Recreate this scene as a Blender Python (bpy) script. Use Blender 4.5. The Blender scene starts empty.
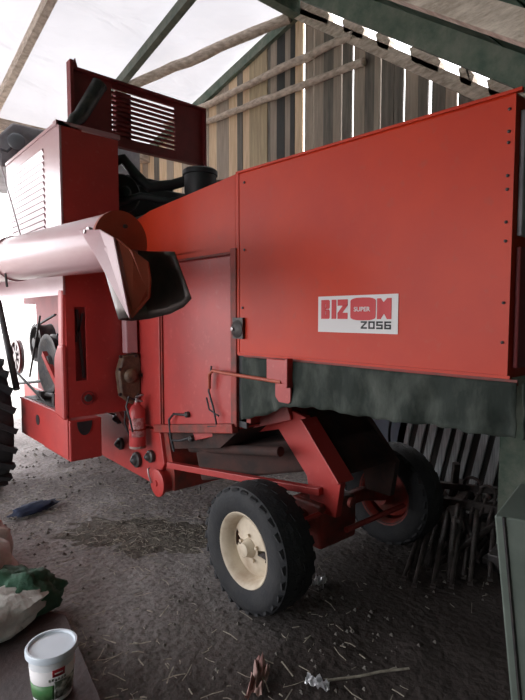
import bpy, math, random
from mathutils import Vector as V, Matrix, noise
random.seed(7)
S = bpy.context.scene
COL = S.collection
PI = math.pi
# ------------------------------------------------------------------ camera
pitch = math.atan(34/505); ang = math.radians(41)
cam_d = bpy.data.cameras.new('camera'); cam = bpy.data.objects.new('camera', cam_d); COL.objects.link(cam)
cam.location = (-1.95, -0.806, 1.70)
cam.rotation_euler = (PI/2 - pitch, 0, -ang)
cam_d.sensor_fit = 'VERTICAL'; cam_d.sensor_height = 36; cam_d.sensor_width = 27; cam_d.lens = 505/700*36
cam_d.clip_start = 0.05
S.camera = cam
# ------------------------------------------------------------------ world and light
W = bpy.data.worlds.new('overcast_sky'); S.world = W; W.use_nodes = True
W.node_tree.nodes['Background'].inputs[0].default_value = (0.96, 0.96, 1.0, 1)
W.node_tree.nodes['Background'].inputs[1].default_value = 4.2
S.view_settings.view_transform = 'Standard'; S.view_settings.look = 'None'; S.view_settings.gamma = 1
S.view_settings.exposure = 0.55; S.view_settings.use_curve_mapping = False
S.cycles.use_denoising = True
S.cycles.max_bounces = 8; S.cycles.diffuse_bounces = 5; S.cycles.transmission_bounces = 6
S.cycles.sample_clamp_indirect = 6
def portal(name, loc, rot, sx, sy):
    d = bpy.data.lights.new(name, 'AREA'); d.shape = 'RECTANGLE'; d.size = sx; d.size_y = sy
    d.cycles.is_portal = True
    o = bpy.data.objects.new(name, d); COL.objects.link(o); o.location = loc; o.rotation_euler = rot
portal('front_doorway_portal', (-2.1, 7.75, 2.0), (-PI/2, 0, 0), 4.9, 4.0)
portal('side_doorway_portal', (-4.72, 3.8, 1.5), (0, -PI/2, 0), 3.0, 7.0)

# ------------------------------------------------------------------ materials
def mat(name, col, rough=0.7, col2=None, scale=6, metal=0, bump=0, bscale=40, coat=0, lo=0.35, hi=0.65, detail=6, spec=0.5, stretch=None, dust=None):
    m = bpy.data.materials.new(name); m.use_nodes = True
    n = m.node_tree.nodes; l = m.node_tree.links; b = n['Principled BSDF']
    b.inputs['Base Color'].default_value = (*col, 1); b.inputs['Roughness'].default_value = rough
    b.inputs['Metallic'].default_value = metal; b.inputs['Coat Weight'].default_value = coat
    b.inputs['Specular IOR Level'].default_value = spec
    b.inputs['Coat Roughness'].default_value = 0.25
    tc = n.new('ShaderNodeTexCoord'); vec = tc.outputs['Object']
    if stretch:
        mp = n.new('ShaderNodeMapping'); mp.inputs['Scale'].default_value = stretch; l.new(vec, mp.inputs[0]); vec = mp.outputs[0]
    out = None
    if col2:
        t = n.new('ShaderNodeTexNoise'); t.inputs['Scale'].default_value = scale; t.inputs['Detail'].default_value = detail; t.inputs['Roughness'].default_value = 0.6
        l.new(vec, t.inputs['Vector'])
        r = n.new('ShaderNodeValToRGB'); r.color_ramp.elements[0].position = lo; r.color_ramp.elements[1].position = hi
        r.color_ramp.elements[0].color = (*col, 1); r.color_ramp.elements[1].color = (*col2, 1)
        l.new(t.outputs['Fac'], r.inputs[0]); out = r.outputs[0]
        if dust:
            t2 = n.new('ShaderNodeTexNoise'); t2.inputs['Scale'].default_value = scale*9; t2.inputs['Detail'].default_value = 4
            l.new(tc.outputs['Object'], t2.inputs['Vector'])
            r2 = n.new('ShaderNodeValToRGB'); r2.color_ramp.elements[0].position = 0.60; r2.color_ramp.elements[1].position = 0.74
            l.new(t2.outputs['Fac'], r2.inputs[0])
            mx = n.new('ShaderNodeMix'); mx.data_type = 'RGBA'; l.new(r2.outputs[0], mx.inputs[0]); l.new(out, mx.inputs[6]); mx.inputs[7].default_value = (*dust, 1)
            out = mx.outputs[2]
        l.new(out, b.inputs['Base Color'])
    if bump:
        t = n.new('ShaderNodeTexNoise'); t.inputs['Scale'].default_value = bscale; t.inputs['Detail'].default_value = 5
        l.new(vec, t.inputs['Vector'])
        bp = n.new('ShaderNodeBump'); bp.inputs['Strength'].default_value = bump; bp.inputs['Distance'].default_value = 0.02
        l.new(t.outputs['Fac'], bp.inputs['Height']); l.new(bp.outputs[0], b.inputs['Normal'])
    return m
RED = mat('orange_red_paint', (0.56, 0.036, 0.006), 0.5, (0.49, 0.029, 0.008), 2.2, coat=0.04, spec=0.32, bump=0.05, bscale=2.5, dust=(0.49, 0.042, 0.016))
ROSE = mat('pinkish_red_paint', (0.43, 0.036, 0.030), 0.45, (0.33, 0.030, 0.028), 2.5, coat=0.15, bump=0.10, bscale=3, dust=(0.42, 0.06, 0.05))  # pinker and duller than the hood's red
MAROON = mat('maroon_primer_shaded_red', (0.27, 0.027, 0.03), 0.55, (0.19, 0.02, 0.023), 5, bump=0.05)  # primer maroon, also red paint darkened by colour where parts lie in shade
DIRTY = mat('grimy_red_paint', (0.30, 0.026, 0.016), 0.6, (0.10, 0.03, 0.022), 7, bump=0.2, bscale=25)
TUBEM = mat('glare_pale_auger_paint', (0.50, 0.30, 0.32), 0.33, (0.42, 0.20, 0.22), 3, coat=0.5, bump=0.05, bscale=5, stretch=(1, 0.3, 1))  # pale pink; daylight glare on the red auger and louvres put into the colour
CAPO = mat('rust_orange_paint', (0.42, 0.085, 0.045), 0.5, (0.32, 0.07, 0.04), 6, bump=0.08)
GALV = mat('bare_sheet_metal', (0.16, 0.13, 0.125), 0.38, (0.09, 0.075, 0.07), 5, metal=0.6, bump=0.1)
STEEL = mat('bright_worn_steel', (0.45, 0.42, 0.42), 0.35, (0.25, 0.2, 0.2), 12, metal=0.8)
BLACK = mat('black_rubber_hose', (0.012, 0.013, 0.016), 0.5, (0.025, 0.026, 0.03), 10)
TYRE = mat('tyre_rubber', (0.011, 0.012, 0.015), 0.8, (0.022, 0.022, 0.023), 9, bump=0.2, bscale=60)
CREAM = mat('cream_rim_paint', (0.55, 0.47, 0.36), 0.6, (0.36, 0.27, 0.19), 9, lo=0.45, hi=0.75, bump=0.1)
DARKSTEEL = mat('oily_dark_steel', (0.03, 0.03, 0.034), 0.5, (0.07, 0.06, 0.055), 15, metal=0.3, bump=0.2)
RUST = mat('rusty_iron', (0.028, 0.022, 0.02), 0.6, (0.075, 0.06, 0.055), 14, metal=0.3, bump=0.3)
SHADE_GRIME = mat('shade_brown_grime', (0.055, 0.020, 0.015), 0.85, (0.022, 0.013, 0.011), 8, bump=0.2)  # grime brown, made darker for the shade under the machine
OCHRE = mat('grimy_ochre_casting', (0.16, 0.10, 0.06), 0.6, (0.07, 0.04, 0.03), 14, bump=0.3)
CANVAS = mat('dark_green_canvas', (0.014, 0.021, 0.016), 0.85, (0.085, 0.095, 0.080), 5, lo=0.44, hi=0.80, bump=0.6, bscale=9, detail=9, stretch=(1, 1.6, .8))
WHITE = mat('white_vinyl', (0.70, 0.67, 0.67), 0.5)
STRED = mat('sticker_red', (0.55, 0.02, 0.025), 0.5)
STBLK = mat('sticker_black', (0.012, 0.012, 0.014), 0.5)
LAMP = mat('grey_lamp_glass', (0.18, 0.19, 0.22), 0.2, coat=0.5)
GREYPAINT = mat('grey_cab_paint', (0.48, 0.46, 0.50), 0.5, (0.24, 0.23, 0.26), 4)
W1 = mat('fresh_pine_board', (0.74, 0.57, 0.38), 0.8, (0.56, 0.40, 0.25), 5, bump=0.2, stretch=(6, 6, 0.5))
W2 = mat('weathered_board', (0.40, 0.33, 0.26), 0.85, (0.28, 0.235, 0.19), 5, bump=0.3, stretch=(6, 6, 0.5))
W3 = mat('dark_weathered_board', (0.19, 0.17, 0.14), 0.85, (0.11, 0.10, 0.085), 5, bump=0.3, stretch=(6, 6, 0.5))
W4 = mat('black_tarred_board', (0.030, 0.034, 0.034), 0.8, (0.05, 0.05, 0.045), 5, bump=0.3, stretch=(6, 6, 0.5))
LOWB = mat('old_grey_slat', (0.24, 0.28, 0.29), 0.8, (0.52, 0.57, 0.58), 8, bump=0.4, stretch=(8, 8, 0.6))
POLE = mat('peeled_pole_wood', (0.66, 0.56, 0.47), 0.85, (0.36, 0.29, 0.23), 11, bump=0.4, stretch=(1, 1, 3))
OLDBEAM = mat('old_green_grey_beam', (0.17, 0.19, 0.15), 0.85, (0.07, 0.11, 0.08), 7, bump=0.4)
RAFT = mat('green_grey_rafter', (0.14, 0.15, 0.12), 0.85, (0.08, 0.10, 0.08), 9, bump=0.3)
ROOFD = mat('mossy_dark_roof_board', (0.03, 0.10, 0.06), 0.9, (0.14, 0.22, 0.16), 3, lo=0.45, hi=0.8, bump=0.5, bscale=12)
STONE = mat('pale_rubble', (0.36, 0.35, 0.34), 0.9, (0.16, 0.15, 0.14), 9, bump=0.6)
SACKW = mat('dirty_white_sack_weave', (0.60, 0.60, 0.56), 0.85, (0.33, 0.32, 0.29), 4, bump=0.4, bscale=30)
SACKG = mat('green_sack_weave', (0.03, 0.10, 0.055), 0.7, (0.018, 0.06, 0.035), 9, bump=0.4, bscale=40)
BOARD = mat('brown_worn_sheet', (0.058, 0.040, 0.038), 0.55, (0.035, 0.026, 0.026), 6, bump=0.2)
PLASTIC = mat('white_bucket_plastic', (0.72, 0.74, 0.76), 0.35)
LID = mat('frosted_lid_plastic', (0.60, 0.66, 0.72), 0.3)
LGREEN = mat('label_green', (0.035, 0.16, 0.05), 0.45, (0.10, 0.22, 0.08), 20)
LPHOTO = mat('label_picture_print', (0.06, 0.07, 0.05), 0.45, (0.55, 0.55, 0.5), 25, lo=0.45, hi=0.62)
LRED = mat('label_red', (0.30, 0.012, 0.02), 0.45)
FOIL = mat('crumpled_foil', (0.6, 0.6, 0.62), 0.3, metal=0.7, bump=0.4)
PAPER = mat('pinkish_torn_paper', (0.36, 0.25, 0.22), 0.8, (0.22, 0.10, 0.09), 12)
STRAW = mat('dry_straw', (0.42, 0.38, 0.31), 0.8, (0.18, 0.155, 0.125), 30)
CHAFF = mat('dark_chaff', (0.07, 0.058, 0.048), 0.95, (0.17, 0.15, 0.125), 30, bump=0.8, bscale=60)
HOPPER = mat('grey_green_sheet', (0.17, 0.20, 0.17), 0.6, (0.12, 0.145, 0.125), 4, bump=0.05)
FABBLUE = mat('dark_blue_rag', (0.02, 0.03, 0.07), 0.9, (0.01, 0.015, 0.03), 8)
PLASTER = mat('limewashed_wall', (0.33, 0.31, 0.29), 0.9, (0.22, 0.20, 0.18), 3, bump=0.2)
EXT = mat('extinguisher_red', (0.52, 0.06, 0.06), 0.4, (0.40, 0.045, 0.045), 6)
EXTL = mat('extinguisher_label', (0.55, 0.30, 0.30), 0.5, (0.40, 0.12, 0.12), 30, lo=0.45, hi=0.55)

# ground
def ground_mat():
    m = bpy.data.materials.new('packed_dirt'); m.use_nodes = True
    n = m.node_tree.nodes; l = m.node_tree.links; b = n['Principled BSDF']; b.inputs['Roughness'].default_value = 0.95
    b.inputs['Specular IOR Level'].default_value = 0.25
    tc = n.new('ShaderNodeTexCoord')
    def nz(s, d=6):
        t = n.new('ShaderNodeTexNoise'); t.inputs['Scale'].default_value = s; t.inputs['Detail'].default_value = d; l.new(tc.outputs['Object'], t.inputs['Vector']); return t.outputs['Fac']
    def ramp(f, p0, c0, p1, c1):
        r = n.new('ShaderNodeValToRGB'); r.color_ramp.elements[0].position = p0; r.color_ramp.elements[1].position = p1
        r.color_ramp.elements[0].color = (*c0, 1); r.color_ramp.elements[1].color = (*c1, 1); l.new(f, r.inputs[0]); return r.outputs[0]
    def mix(f, a, c):
        x = n.new('ShaderNodeMix'); x.data_type = 'RGBA'; l.new(f, x.inputs[0]); l.new(a, x.inputs[6])
        if isinstance(c, tuple): x.inputs[7].default_value = (*c, 1)
        else: l.new(c, x.inputs[7])
        return x.outputs[2]
    base = ramp(nz(1.3), 0.35, (0.23, 0.208, 0.20), 0.68, (0.38, 0.355, 0.345))
    fine = ramp(nz(38, 8), 0.45, (0, 0, 0), 0.75, (1, 1, 1))
    c = mix(fine, base, (0.13, 0.115, 0.105))
    sp = ramp(nz(90, 3), 0.66, (0, 0, 0), 0.72, (1, 1, 1))
    c = mix(sp, c, (0.45, 0.42, 0.38))
    # soil colour gets darker towards the back of the barn
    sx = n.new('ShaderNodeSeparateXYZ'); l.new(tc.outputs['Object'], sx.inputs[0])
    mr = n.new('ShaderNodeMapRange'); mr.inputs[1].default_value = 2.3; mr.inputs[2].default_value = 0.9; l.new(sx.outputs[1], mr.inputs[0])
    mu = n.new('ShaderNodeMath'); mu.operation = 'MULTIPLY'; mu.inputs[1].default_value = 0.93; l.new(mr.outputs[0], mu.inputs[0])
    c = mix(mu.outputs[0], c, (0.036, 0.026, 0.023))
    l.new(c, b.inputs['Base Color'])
    bp = n.new('ShaderNodeBump'); bp.inputs['Strength'].default_value = 0.7; bp.inputs['Distance'].default_value = 0.03
    l.new(nz(22, 10), bp.inputs['Height']); l.new(bp.outputs[0], b.inputs['Normal'])
    return m
GROUND = ground_mat()

def sheet_mat(name, col, tr, strength=0.6):
    m = bpy.data.materials.new(name); m.use_nodes = True
    n = m.node_tree.nodes; l = m.node_tree.links; b = n['Principled BSDF']
    n.remove(b); out = n['Material Output']
    d = n.new('ShaderNodeBsdfDiffuse'); d.inputs[0].default_value = (*col, 1)
    t = n.new('ShaderNodeBsdfTranslucent'); t.inputs[0].default_value = (*tr, 1)
    a = n.new('ShaderNodeMixShader'); a.inputs[0].default_value = strength
    l.new(d.outputs[0], a.inputs[1]); l.new(t.outputs[0], a.inputs[2]); l.new(a.outputs[0], out.inputs[0])
    tc = n.new('ShaderNodeTexCoord'); nz = n.new('ShaderNodeTexNoise'); nz.inputs['Scale'].default_value = 1.3; nz.inputs['Detail'].default_value = 2.5; nz.inputs['Distortion'].default_value = 1.2
    mp = n.new('ShaderNodeMapping'); mp.inputs['Scale'].default_value = (0.8, 1.3, 1); l.new(tc.outputs['Object'], mp.inputs[0]); l.new(mp.outputs[0], nz.inputs['Vector'])
    bp = n.new('ShaderNodeBump'); bp.inputs['Strength'].default_value = 0.8; bp.inputs['Distance'].default_value = 0.12
    sr = n.new('ShaderNodeValToRGB'); sr.color_ramp.elements[0].position = 0.30; sr.color_ramp.elements[1].position = 0.60
    sr.color_ramp.elements[0].color = tuple(q*.84 for q in tr)+(1,); sr.color_ramp.elements[1].color = (*tr, 1)
    n3 = n.new('ShaderNodeTexNoise'); n3.inputs['Scale'].default_value = 1.1; n3.inputs['Detail'].default_value = 4; l.new(tc.outputs['Object'], n3.inputs['Vector']); l.new(n3.outputs['Fac'], sr.inputs[0]); l.new(sr.outputs[0], t.inputs[0])
    l.new(nz.outputs['Fac'], bp.inputs['Height']); l.new(bp.outputs[0], d.inputs['Normal']); l.new(bp.outputs[0], t.inputs['Normal'])
    return m
MEMBRANE = sheet_mat('white_roof_membrane', (0.80, 0.79, 0.80), (0.29, 0.283, 0.290), 0.5)
PANE = sheet_mat('pale_blue_plastic', (0.35, 0.42, 0.50), (0.045, 0.058, 0.075), 0.5)

# ------------------------------------------------------------------ mesh builder
class MB:
    def __init__(s): s.v = []; s.f = []; s.m = []; s.sm = []
    def add(s, vs, fs, mi=0, smooth=False):
        o = len(s.v); s.v += [tuple(v) for v in vs]
        for f in fs: s.f.append(tuple(i+o for i in f)); s.m.append(mi); s.sm.append(smooth)
        return s
    def box(s, a, b, mi=0):
        x0, y0, z0 = [min(a[i], b[i]) for i in range(3)]; x1, y1, z1 = [max(a[i], b[i]) for i in range(3)]
        vs = [(x0,y0,z0),(x1,y0,z0),(x1,y1,z0),(x0,y1,z0),(x0,y0,z1),(x1,y0,z1),(x1,y1,z1),(x0,y1,z1)]
        return s.add(vs, [(0,3,2,1),(4,5,6,7),(0,1,5,4),(1,2,6,5),(2,3,7,6),(3,0,4,7)], mi)
    def beam(s, p, q, w, h, mi=0, up=(0,0,1), taper=1):
        p = V(p); q = V(q); d = (q-p).normalized(); r = d.cross(V(up))
        if r.length < 1e-4: r = d.cross(V((1,0,0)))
        r.normalize(); u = r.cross(d)
        vs = []
        for c, k in ((p,1),(q,taper)):
            for a, b in ((-1,-1),(1,-1),(1,1),(-1,1)): vs.append(c + r*a*w/2*k + u*b*h/2*k)
        return s.add(vs, [(3,2,1,0),(4,5,6,7),(0,1,5,4),(1,2,6,5),(2,3,7,6),(3,0,4,7)], mi)
    def tube(s, pts, r, n=12, mi=0, cap=True, wob=0):
        pts = [V(p) for p in pts]; rs = r if isinstance(r, (list, tuple)) else [r]*len(pts)
        rings = []; ref = None
        for i, p in enumerate(pts):
            d = (pts[min(i+1,len(pts)-1)] - pts[max(i-1,0)]).normalized()
            if ref is None: ref = d.orthogonal().normalized()
            ref = (ref - d*ref.dot(d)).normalized(); bi = d.cross(ref)
            rings.append([p + (ref*math.cos(2*PI*k/n) + bi*math.sin(2*PI*k/n))*rs[i]*(1+wob*random.uniform(-1,1)) for k in range(n)])
        vs = [v for rg in rings for v in rg]; fs = []
        for i in range(len(pts)-1):
            for k in range(n): fs.append((i*n+k, i*n+(k+1)%n, (i+1)*n+(k+1)%n, (i+1)*n+k))
        s.add(vs, fs, mi, True)
        if cap:
            s.add(rings[0], [tuple(reversed(range(n)))], mi); s.add(rings[-1], [tuple(range(n))], mi)
        return s
    def lathe(s, c, ax, prof, n=40, mi=0):     # prof: (along axis, radius)
        c = V(c); ax = V(ax).normalized(); a = ax.orthogonal().normalized(); b = ax.cross(a)
        vs = []; fs = []
        for t, r in prof:
            for k in range(n): vs.append(c + ax*t + (a*math.cos(2*PI*k/n) + b*math.sin(2*PI*k/n))*max(r, 0.0005))
        for i in range(len(prof)-1):
            for k in range(n): fs.append((i*n+k, i*n+(k+1)%n, (i+1)*n+(k+1)%n, (i+1)*n+k))
        return s.add(vs, fs, mi, True)
    def prism(s, poly, d, mi=0):               # poly of 3d points, extruded by vector d
        n = len(poly); P = [V(p) for p in poly]; Q = [p+V(d) for p in P]
        fs = [tuple(reversed(range(n))), tuple(range(n, 2*n))] + [(i, (i+1)%n, n+(i+1)%n, n+i) for i in range(n)]
        return s.add(P+Q, fs, mi)
    def build(s, name, mats, parent=None, bevel=0, loc=None, solid=0, sub=0, sharp=38):
        me = bpy.data.meshes.new(name)
        org = V(parent.matrix_world.translation) if parent and parent.type == 'EMPTY' else V((0,0,0))
        P = parent
        tot = V((0,0,0))
        while P: tot += V(P.location); P = P.parent
        if loc is not None: tot = tot + (V(loc)-tot)
        vs = [V(v)-tot for v in s.v]
        me.from_pydata(vs, [], s.f)
        mats = mats if isinstance(mats, (list, tuple)) else [mats]
        for m in mats: me.materials.append(m)
        me.polygons.foreach_set('material_index', s.m); me.polygons.foreach_set('use_smooth', s.sm)
        me.validate(); me.update()
        if any(s.sm): me.set_sharp_from_angle(angle=math.radians(sharp))
        o = bpy.data.objects.new(name, me); COL.objects.link(o)
        if parent: o.parent = parent
        if loc is not None:
            base = V((0,0,0)); P = parent
            while P: base += V(P.location); P = P.parent
            o.location = V(loc)-base
        if solid:
            md = o.modifiers.new('thickness', 'SOLIDIFY'); md.thickness = solid; md.offset = 0
        if sub:
            md = o.modifiers.new('smooth', 'SUBSURF'); md.levels = sub; md.render_levels = sub
        if bevel:
            md = o.modifiers.new('bevel', 'BEVEL'); md.width = bevel; md.segments = 2; md.limit_method = 'ANGLE'
        return o
def tag(o, label, cat, group=None, kind=None):
    o['label'] = label; o['category'] = cat
    if group: o['group'] = group
    if kind: o['kind'] = kind
    return o
def struct(o): o['kind'] = 'structure'; return o
def empty(name, loc):
    o = bpy.data.objects.new(name, None); COL.objects.link(o); o.location = loc; o.empty_display_size = 0.2; return o
def arc(c, r, a0, a1, n, ax='x'):
    out = []
    for i in range(n+1):
        t = a0+(a1-a0)*i/n
        if ax == 'x': out.append((c[0], c[1]+r*math.cos(t), c[2]+r*math.sin(t)))
        elif ax == 'y': out.append((c[0]+r*math.cos(t), c[1], c[2]+r*math.sin(t)))
        else: out.append((c[0]+r*math.cos(t), c[1]+r*math.sin(t), c[2]))
    return out
def text_mesh(name, body, size, M, m, parent, ext=0.0006, off=0.0, xs=1.0):
    cu = bpy.data.curves.new(name, 'FONT'); cu.body = body; cu.size = size; cu.extrude = ext; cu.offset = off
    t = bpy.data.objects.new(name, cu); COL.objects.link(t)
    me = bpy.data.meshes.new_from_object(t.evaluated_get(bpy.context.evaluated_depsgraph_get()))
    bpy.data.objects.remove(t)
    me.transform(Matrix.Diagonal((xs, 1, 1, 1))); me.transform(M); me.materials.clear(); me.materials.append(m); me.name = name
    tot = V((0,0,0)); P = parent
    while P: tot += V(P.location); P = P.parent
    me.transform(Matrix.Translation(-tot))
    o = bpy.data.objects.new(name, me); COL.objects.link(o); o.parent = parent
    return o

# ================================================================== THE BARN
XW = 2.45                                    # inner face of the long plank wall
RY, RZ = 3.58, 5.36                          # ridge
def roof_z(y): return RZ - 0.195*(y-RY) if y > RY else RZ - 0.73*(RY-y)
# floor: a slightly uneven dirt sheet
b = MB(); nx, ny = 150, 200; x0, x1, y0, y1 = -5.2, 3.0, -2.4, 8.2
vs = []; fs = []
for j in range(ny+1):
    for i in range(nx+1):
        x = x0+(x1-x0)*i/nx; y = y0+(y1-y0)*j/ny
        z = 0.018*noise.noise(V((x*1.3, y*1.3, 0))) + 0.016*noise.noise(V((x*5, y*5, 3))) + 0.010*noise.noise(V((x*13, y*13, 7)))
        vs.append((x, y, z-0.012))
for j in range(ny):
    for i in range(nx):
        a = j*(nx+1)+i; fs.append((a, a+1, a+nx+2, a+nx+1))
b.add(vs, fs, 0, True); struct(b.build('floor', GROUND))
b = MB(); b.box((-40, -30, -0.3), (40, 50, -0.06)); yard = b.build('ground_outside', mat('pale_yard_gravel', (0.42, 0.40, 0.37), 0.9, (0.30, 0.28, 0.25), 3)); struct(yard)

# long plank wall (gable end)
def gable_top(y): return roof_z(y) - (0.07 if y < RY else 0.03)
edges = [(7.7, 0), (7.5, 1), (7.3, 0), (7.08, 2), (6.9, 0), (6.66, 1), (6.45, 0), (6.2, 1), (5.95, 0), (5.72, 1), (5.46, 0), (5.27, 1), (5.12, 1), (4.97, 0), (4.78, 2), (4.66, 0), (4.52, 4), (4.34, 4), (4.16, 2), (4.10, 1), (3.98, 3), (3.84, 1), (3.74, 3), (3.66, 0), (3.50, 1),
         (3.35, 1), (3.20, 2), (3.05, 1), (2.92, 2), (2.77, 1), (2.62, 2), (2.50, 1), (2.41, 2), (2.26, 2), (2.13, 1), (1.98, 2), (1.84, 2), (1.70, 1), (1.57, 2), (1.44, 2), (1.28, 1), (1.10, 2), (0.95, 2), (0.80, 2), (0.62, 2), (0.4, 2), (0.15, 2), (-0.1, 2), (-0.4, 2), (-0.7, 2), (-1.0, 2), (-1.3, 2), (-1.6, 2), (-1.95, 2)]
pal = {0: 0, 1: 1, 2: 2, 3: 3, 4: 4}
bright = {3.50: .035, 3.35: .012, 2.92: .018, 2.77: .022, 2.41: .016, 2.13: .026, 1.84: .036, 1.57: .022, 4.10: .010}
b = MB()
for i in range(len(edges)-1):
    ya, c = edges[i]; yb = edges[i+1][0]
    g = bright.get(yb, 0.002)
    t = random.uniform(-.006, .006)
    lo = 1.62 if ya < 4 else -0.02
    wob = random.uniform(-.012, .012)
    yb2 = yb + g
    poly = [(XW+t, ya, lo), (XW+t, yb2+wob*0.5, lo), (XW+t, yb2, gable_top(yb2)), (XW+t, ya, gable_top(ya))]
    b.prism(poly, (0.025, 0, 0), c if c != 4 else 5)
# lower leaning slats: grey battens over dark tarred boards, a few open joints
y = 4.2
while y > -2.2:
    w = random.choice((0.10, 0.12, 0.14, 0.16)); g = random.choice((0.0, 0.0, 0.004, 0.010)) if y < 2.0 else 0
    if not (y-.11 < 2.62 and y-.11-w > 2.06):
        b.prism([(XW+.03, y, 0.0), (XW+.03, y-w, 0.0), (XW+.03, y-w-.36, 1.66), (XW+.03, y-.36, 1.66)], (0.02, 0, 0), 3)
    y -= w+g
y = 4.2
while y > -2.2:
    w = random.uniform(.045, .08); g = random.uniform(.045, .075)
    if not (y-.11 < 2.60 and y-.11-w > 2.08):
        b.prism([(XW, y, 0.0), (XW, y-w, 0.0), (XW, y-w-.36, 1.66), (XW, y-.36, 1.66)], (0.022, 0, 0), 4)
    y -= w+g
struct(b.build('wall_right', [W1, W2, W3, W4, LOWB, mat('yellowed_old_board', (0.50, 0.40, 0.25), 0.85, (0.33, 0.26, 0.17), 5, bump=0.3, stretch=(6, 6, .5))]))
b = MB(); b.box((XW+0.03, 2.06, 0.2), (XW+0.045, 2.50, 1.0))
struct(b.build('window_1', PANE))
# rails on the gable: peeled poles
def pole(name, p, q, r, m=POLE, n=14, wob=0.03):
    p = V(p); q = V(q); k = max(4, int((q-p).length/0.22)); pts = []; rs = []
    for i in range(k+1):
        c = p.lerp(q, i/k) + V([random.uniform(-.009, .009) for _ in range(3)]); pts.append(c); rs.append(r*(1+random.uniform(-.09, .09)))
    b = MB(); b.tube(pts, rs, n, 0, True, wob); return struct(b.build(name, m))
pole('trim_1', (XW-0.05, 6.6, 4.80), (XW-0.05, 2.75, 4.66), 0.045)
pole('trim_2', (XW-0.05, 5.75, 4.54), (XW-0.05, 2.6, 4.33), 0.040)
pole('trim_3', (2.36, 3.66, 5.21), (1.22, 5.9, 4.76), 0.062)
# gable rafters
b = MB(); b.beam((XW-0.02, RY, RZ-0.10), (XW-0.02, 7.7, roof_z(7.7)-0.10), 0.07, 0.13); struct(b.build('trim_4', OLDBEAM))
b = MB(); b.beam((XW-0.03, RY+0.05, RZ-0.09), (XW-0.03, -1.9, roof_z(-1.9)-0.12), 0.06, 0.12)
struct(b.build('trim_5', POLE))
# spacer wedges between the verge beam and the roof: bright slots stay open between them
b = MB()
for ya, yb in ((3.60, 3.10), (2.86, 2.62), (2.42, 2.30), (2.02, 1.75), (1.52, 1.43), (1.26, -1.9)):
    b.prism([(XW-0.06, ya, roof_z(ya)-0.10), (XW-0.06, yb, roof_z(yb)-0.10), (XW-0.06, yb-.03, roof_z(yb-.03)+0.01), (XW-0.06, yb+.06, roof_z(yb+.06)+0.07), (XW-0.06, ya-.06, roof_z(ya-.06)+0.07), (XW-0.06, ya+.03, roof_z(ya+.03)+0.01)], (0.09, 0, 0))
struct(b.build('trim_6', POLE))
# roof, camera-side slope: wide mossy boards
b = MB(); y = RY+0.02
while y > -2.3:
    w = random.uniform(.18, .26); t = random.uniform(0, .02)
    za, zb = roof_z(min(y, RY))+0.062+t*.5, roof_z(y-w)+.055+t*.5
    b.prism([(-5.2, y, za), (-5.2, y-w-0.01, zb), (-5.2, y-w-0.01, zb+.03), (-5.2, y, za+.03)], (5.2+XW-0.07, 0, 0))
    y -= w
struct(b.build('ceiling_rear_slope', ROOFD))
# roof, far slope: translucent sheet sagging between rafters
raf = [0.33, 1.40, -1.05, -2.4, -3.8]
b = MB(); nx, ny = 76, 24; vs = []; fs = []
for j in range(ny+1):
    for i in range(nx+1):
        x = -5.2+(XW+0.1+5.2)*i/nx; y = RY+0.0+(8.0-RY)*j/ny
        z = roof_z(y)+0.02+0.022*noise.noise(V((x*1.4, y*2.0, 1)))+0.012*noise.noise(V((x*5, y*1.2, 5)))
        vs.append((x, y, z))
for j in range(ny):
    for i in range(nx):
        a = j*(nx+1)+i; fs.append((a, a+1, a+nx+2, a+nx+1))
b.add(vs, fs, 0, True); struct(b.build('ceiling', MEMBRANE))
for k, (x, m) in enumerate(((0.0, POLE), (1.225, RAFT), (-1.05, POLE), (-2.4, RAFT), (-3.8, POLE))):
    b = MB(); b.beam((x, RY-0.1, RZ-0.08), (x, 7.9, roof_z(7.9)-0.08), 0.085, 0.12); struct(b.build('trim_%d' % (7+k), m))
for k, x in enumerate((-0.19, 0.78, -1.45, -2.6, -3.8)):
    b = MB(); b.beam((x, RY, RZ-0.06), (x, -2.1, roof_z(-2.1)-0.06), .08, (.085 if k == 0 else .14)); struct(b.build('trim_%d' % (12+k), (POLE, OLDBEAM, OLDBEAM, POLE, OLDBEAM)[k]))
b = MB(); b.beam((-5.2, 7.3, roof_z(7.3)-0.2), (XW, 7.3, roof_z(7.3)-0.2), 0.14, 0.16); struct(b.build('trim_17', POLE))
b = MB(); b.beam((-5.2, RY, RZ-0.09), (XW, RY, RZ-0.09), 0.12, 0.16); struct(b.build('trim_18', OLDBEAM))
# front wall with the wide open doorway on the near side, and a small window on the far side
b = MB(); zt = roof_z(7.7)
b.box((0.85, 7.66, -0.05), (1.15, 7.72, zt)); b.box((1.15, 7.66, -0.05), (1.75, 7.72, 2.9)); b.box((1.15, 7.66, 3.75), (1.75, 7.72, zt)); b.box((1.75, 7.66, -0.05), (XW+.05, 7.72, zt))
b.box((-5.2, 7.66, 4.05), (0.85, 7.72, zt)); b.box((-5.2, 7.66, -0.05), (-4.6, 7.72, 4.05))
struct(b.build('wall_front', W1))
b = MB()
for x in (1.15, 1.44, 1.72): b.box((x, 7.64, 2.9), (x+.04, 7.70, 3.75))
for z in (2.88, 3.3, 3.72): b.box((1.15, 7.64, z), (1.76, 7.70, z+.04))
struct(b.build('window_2', W2))
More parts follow.
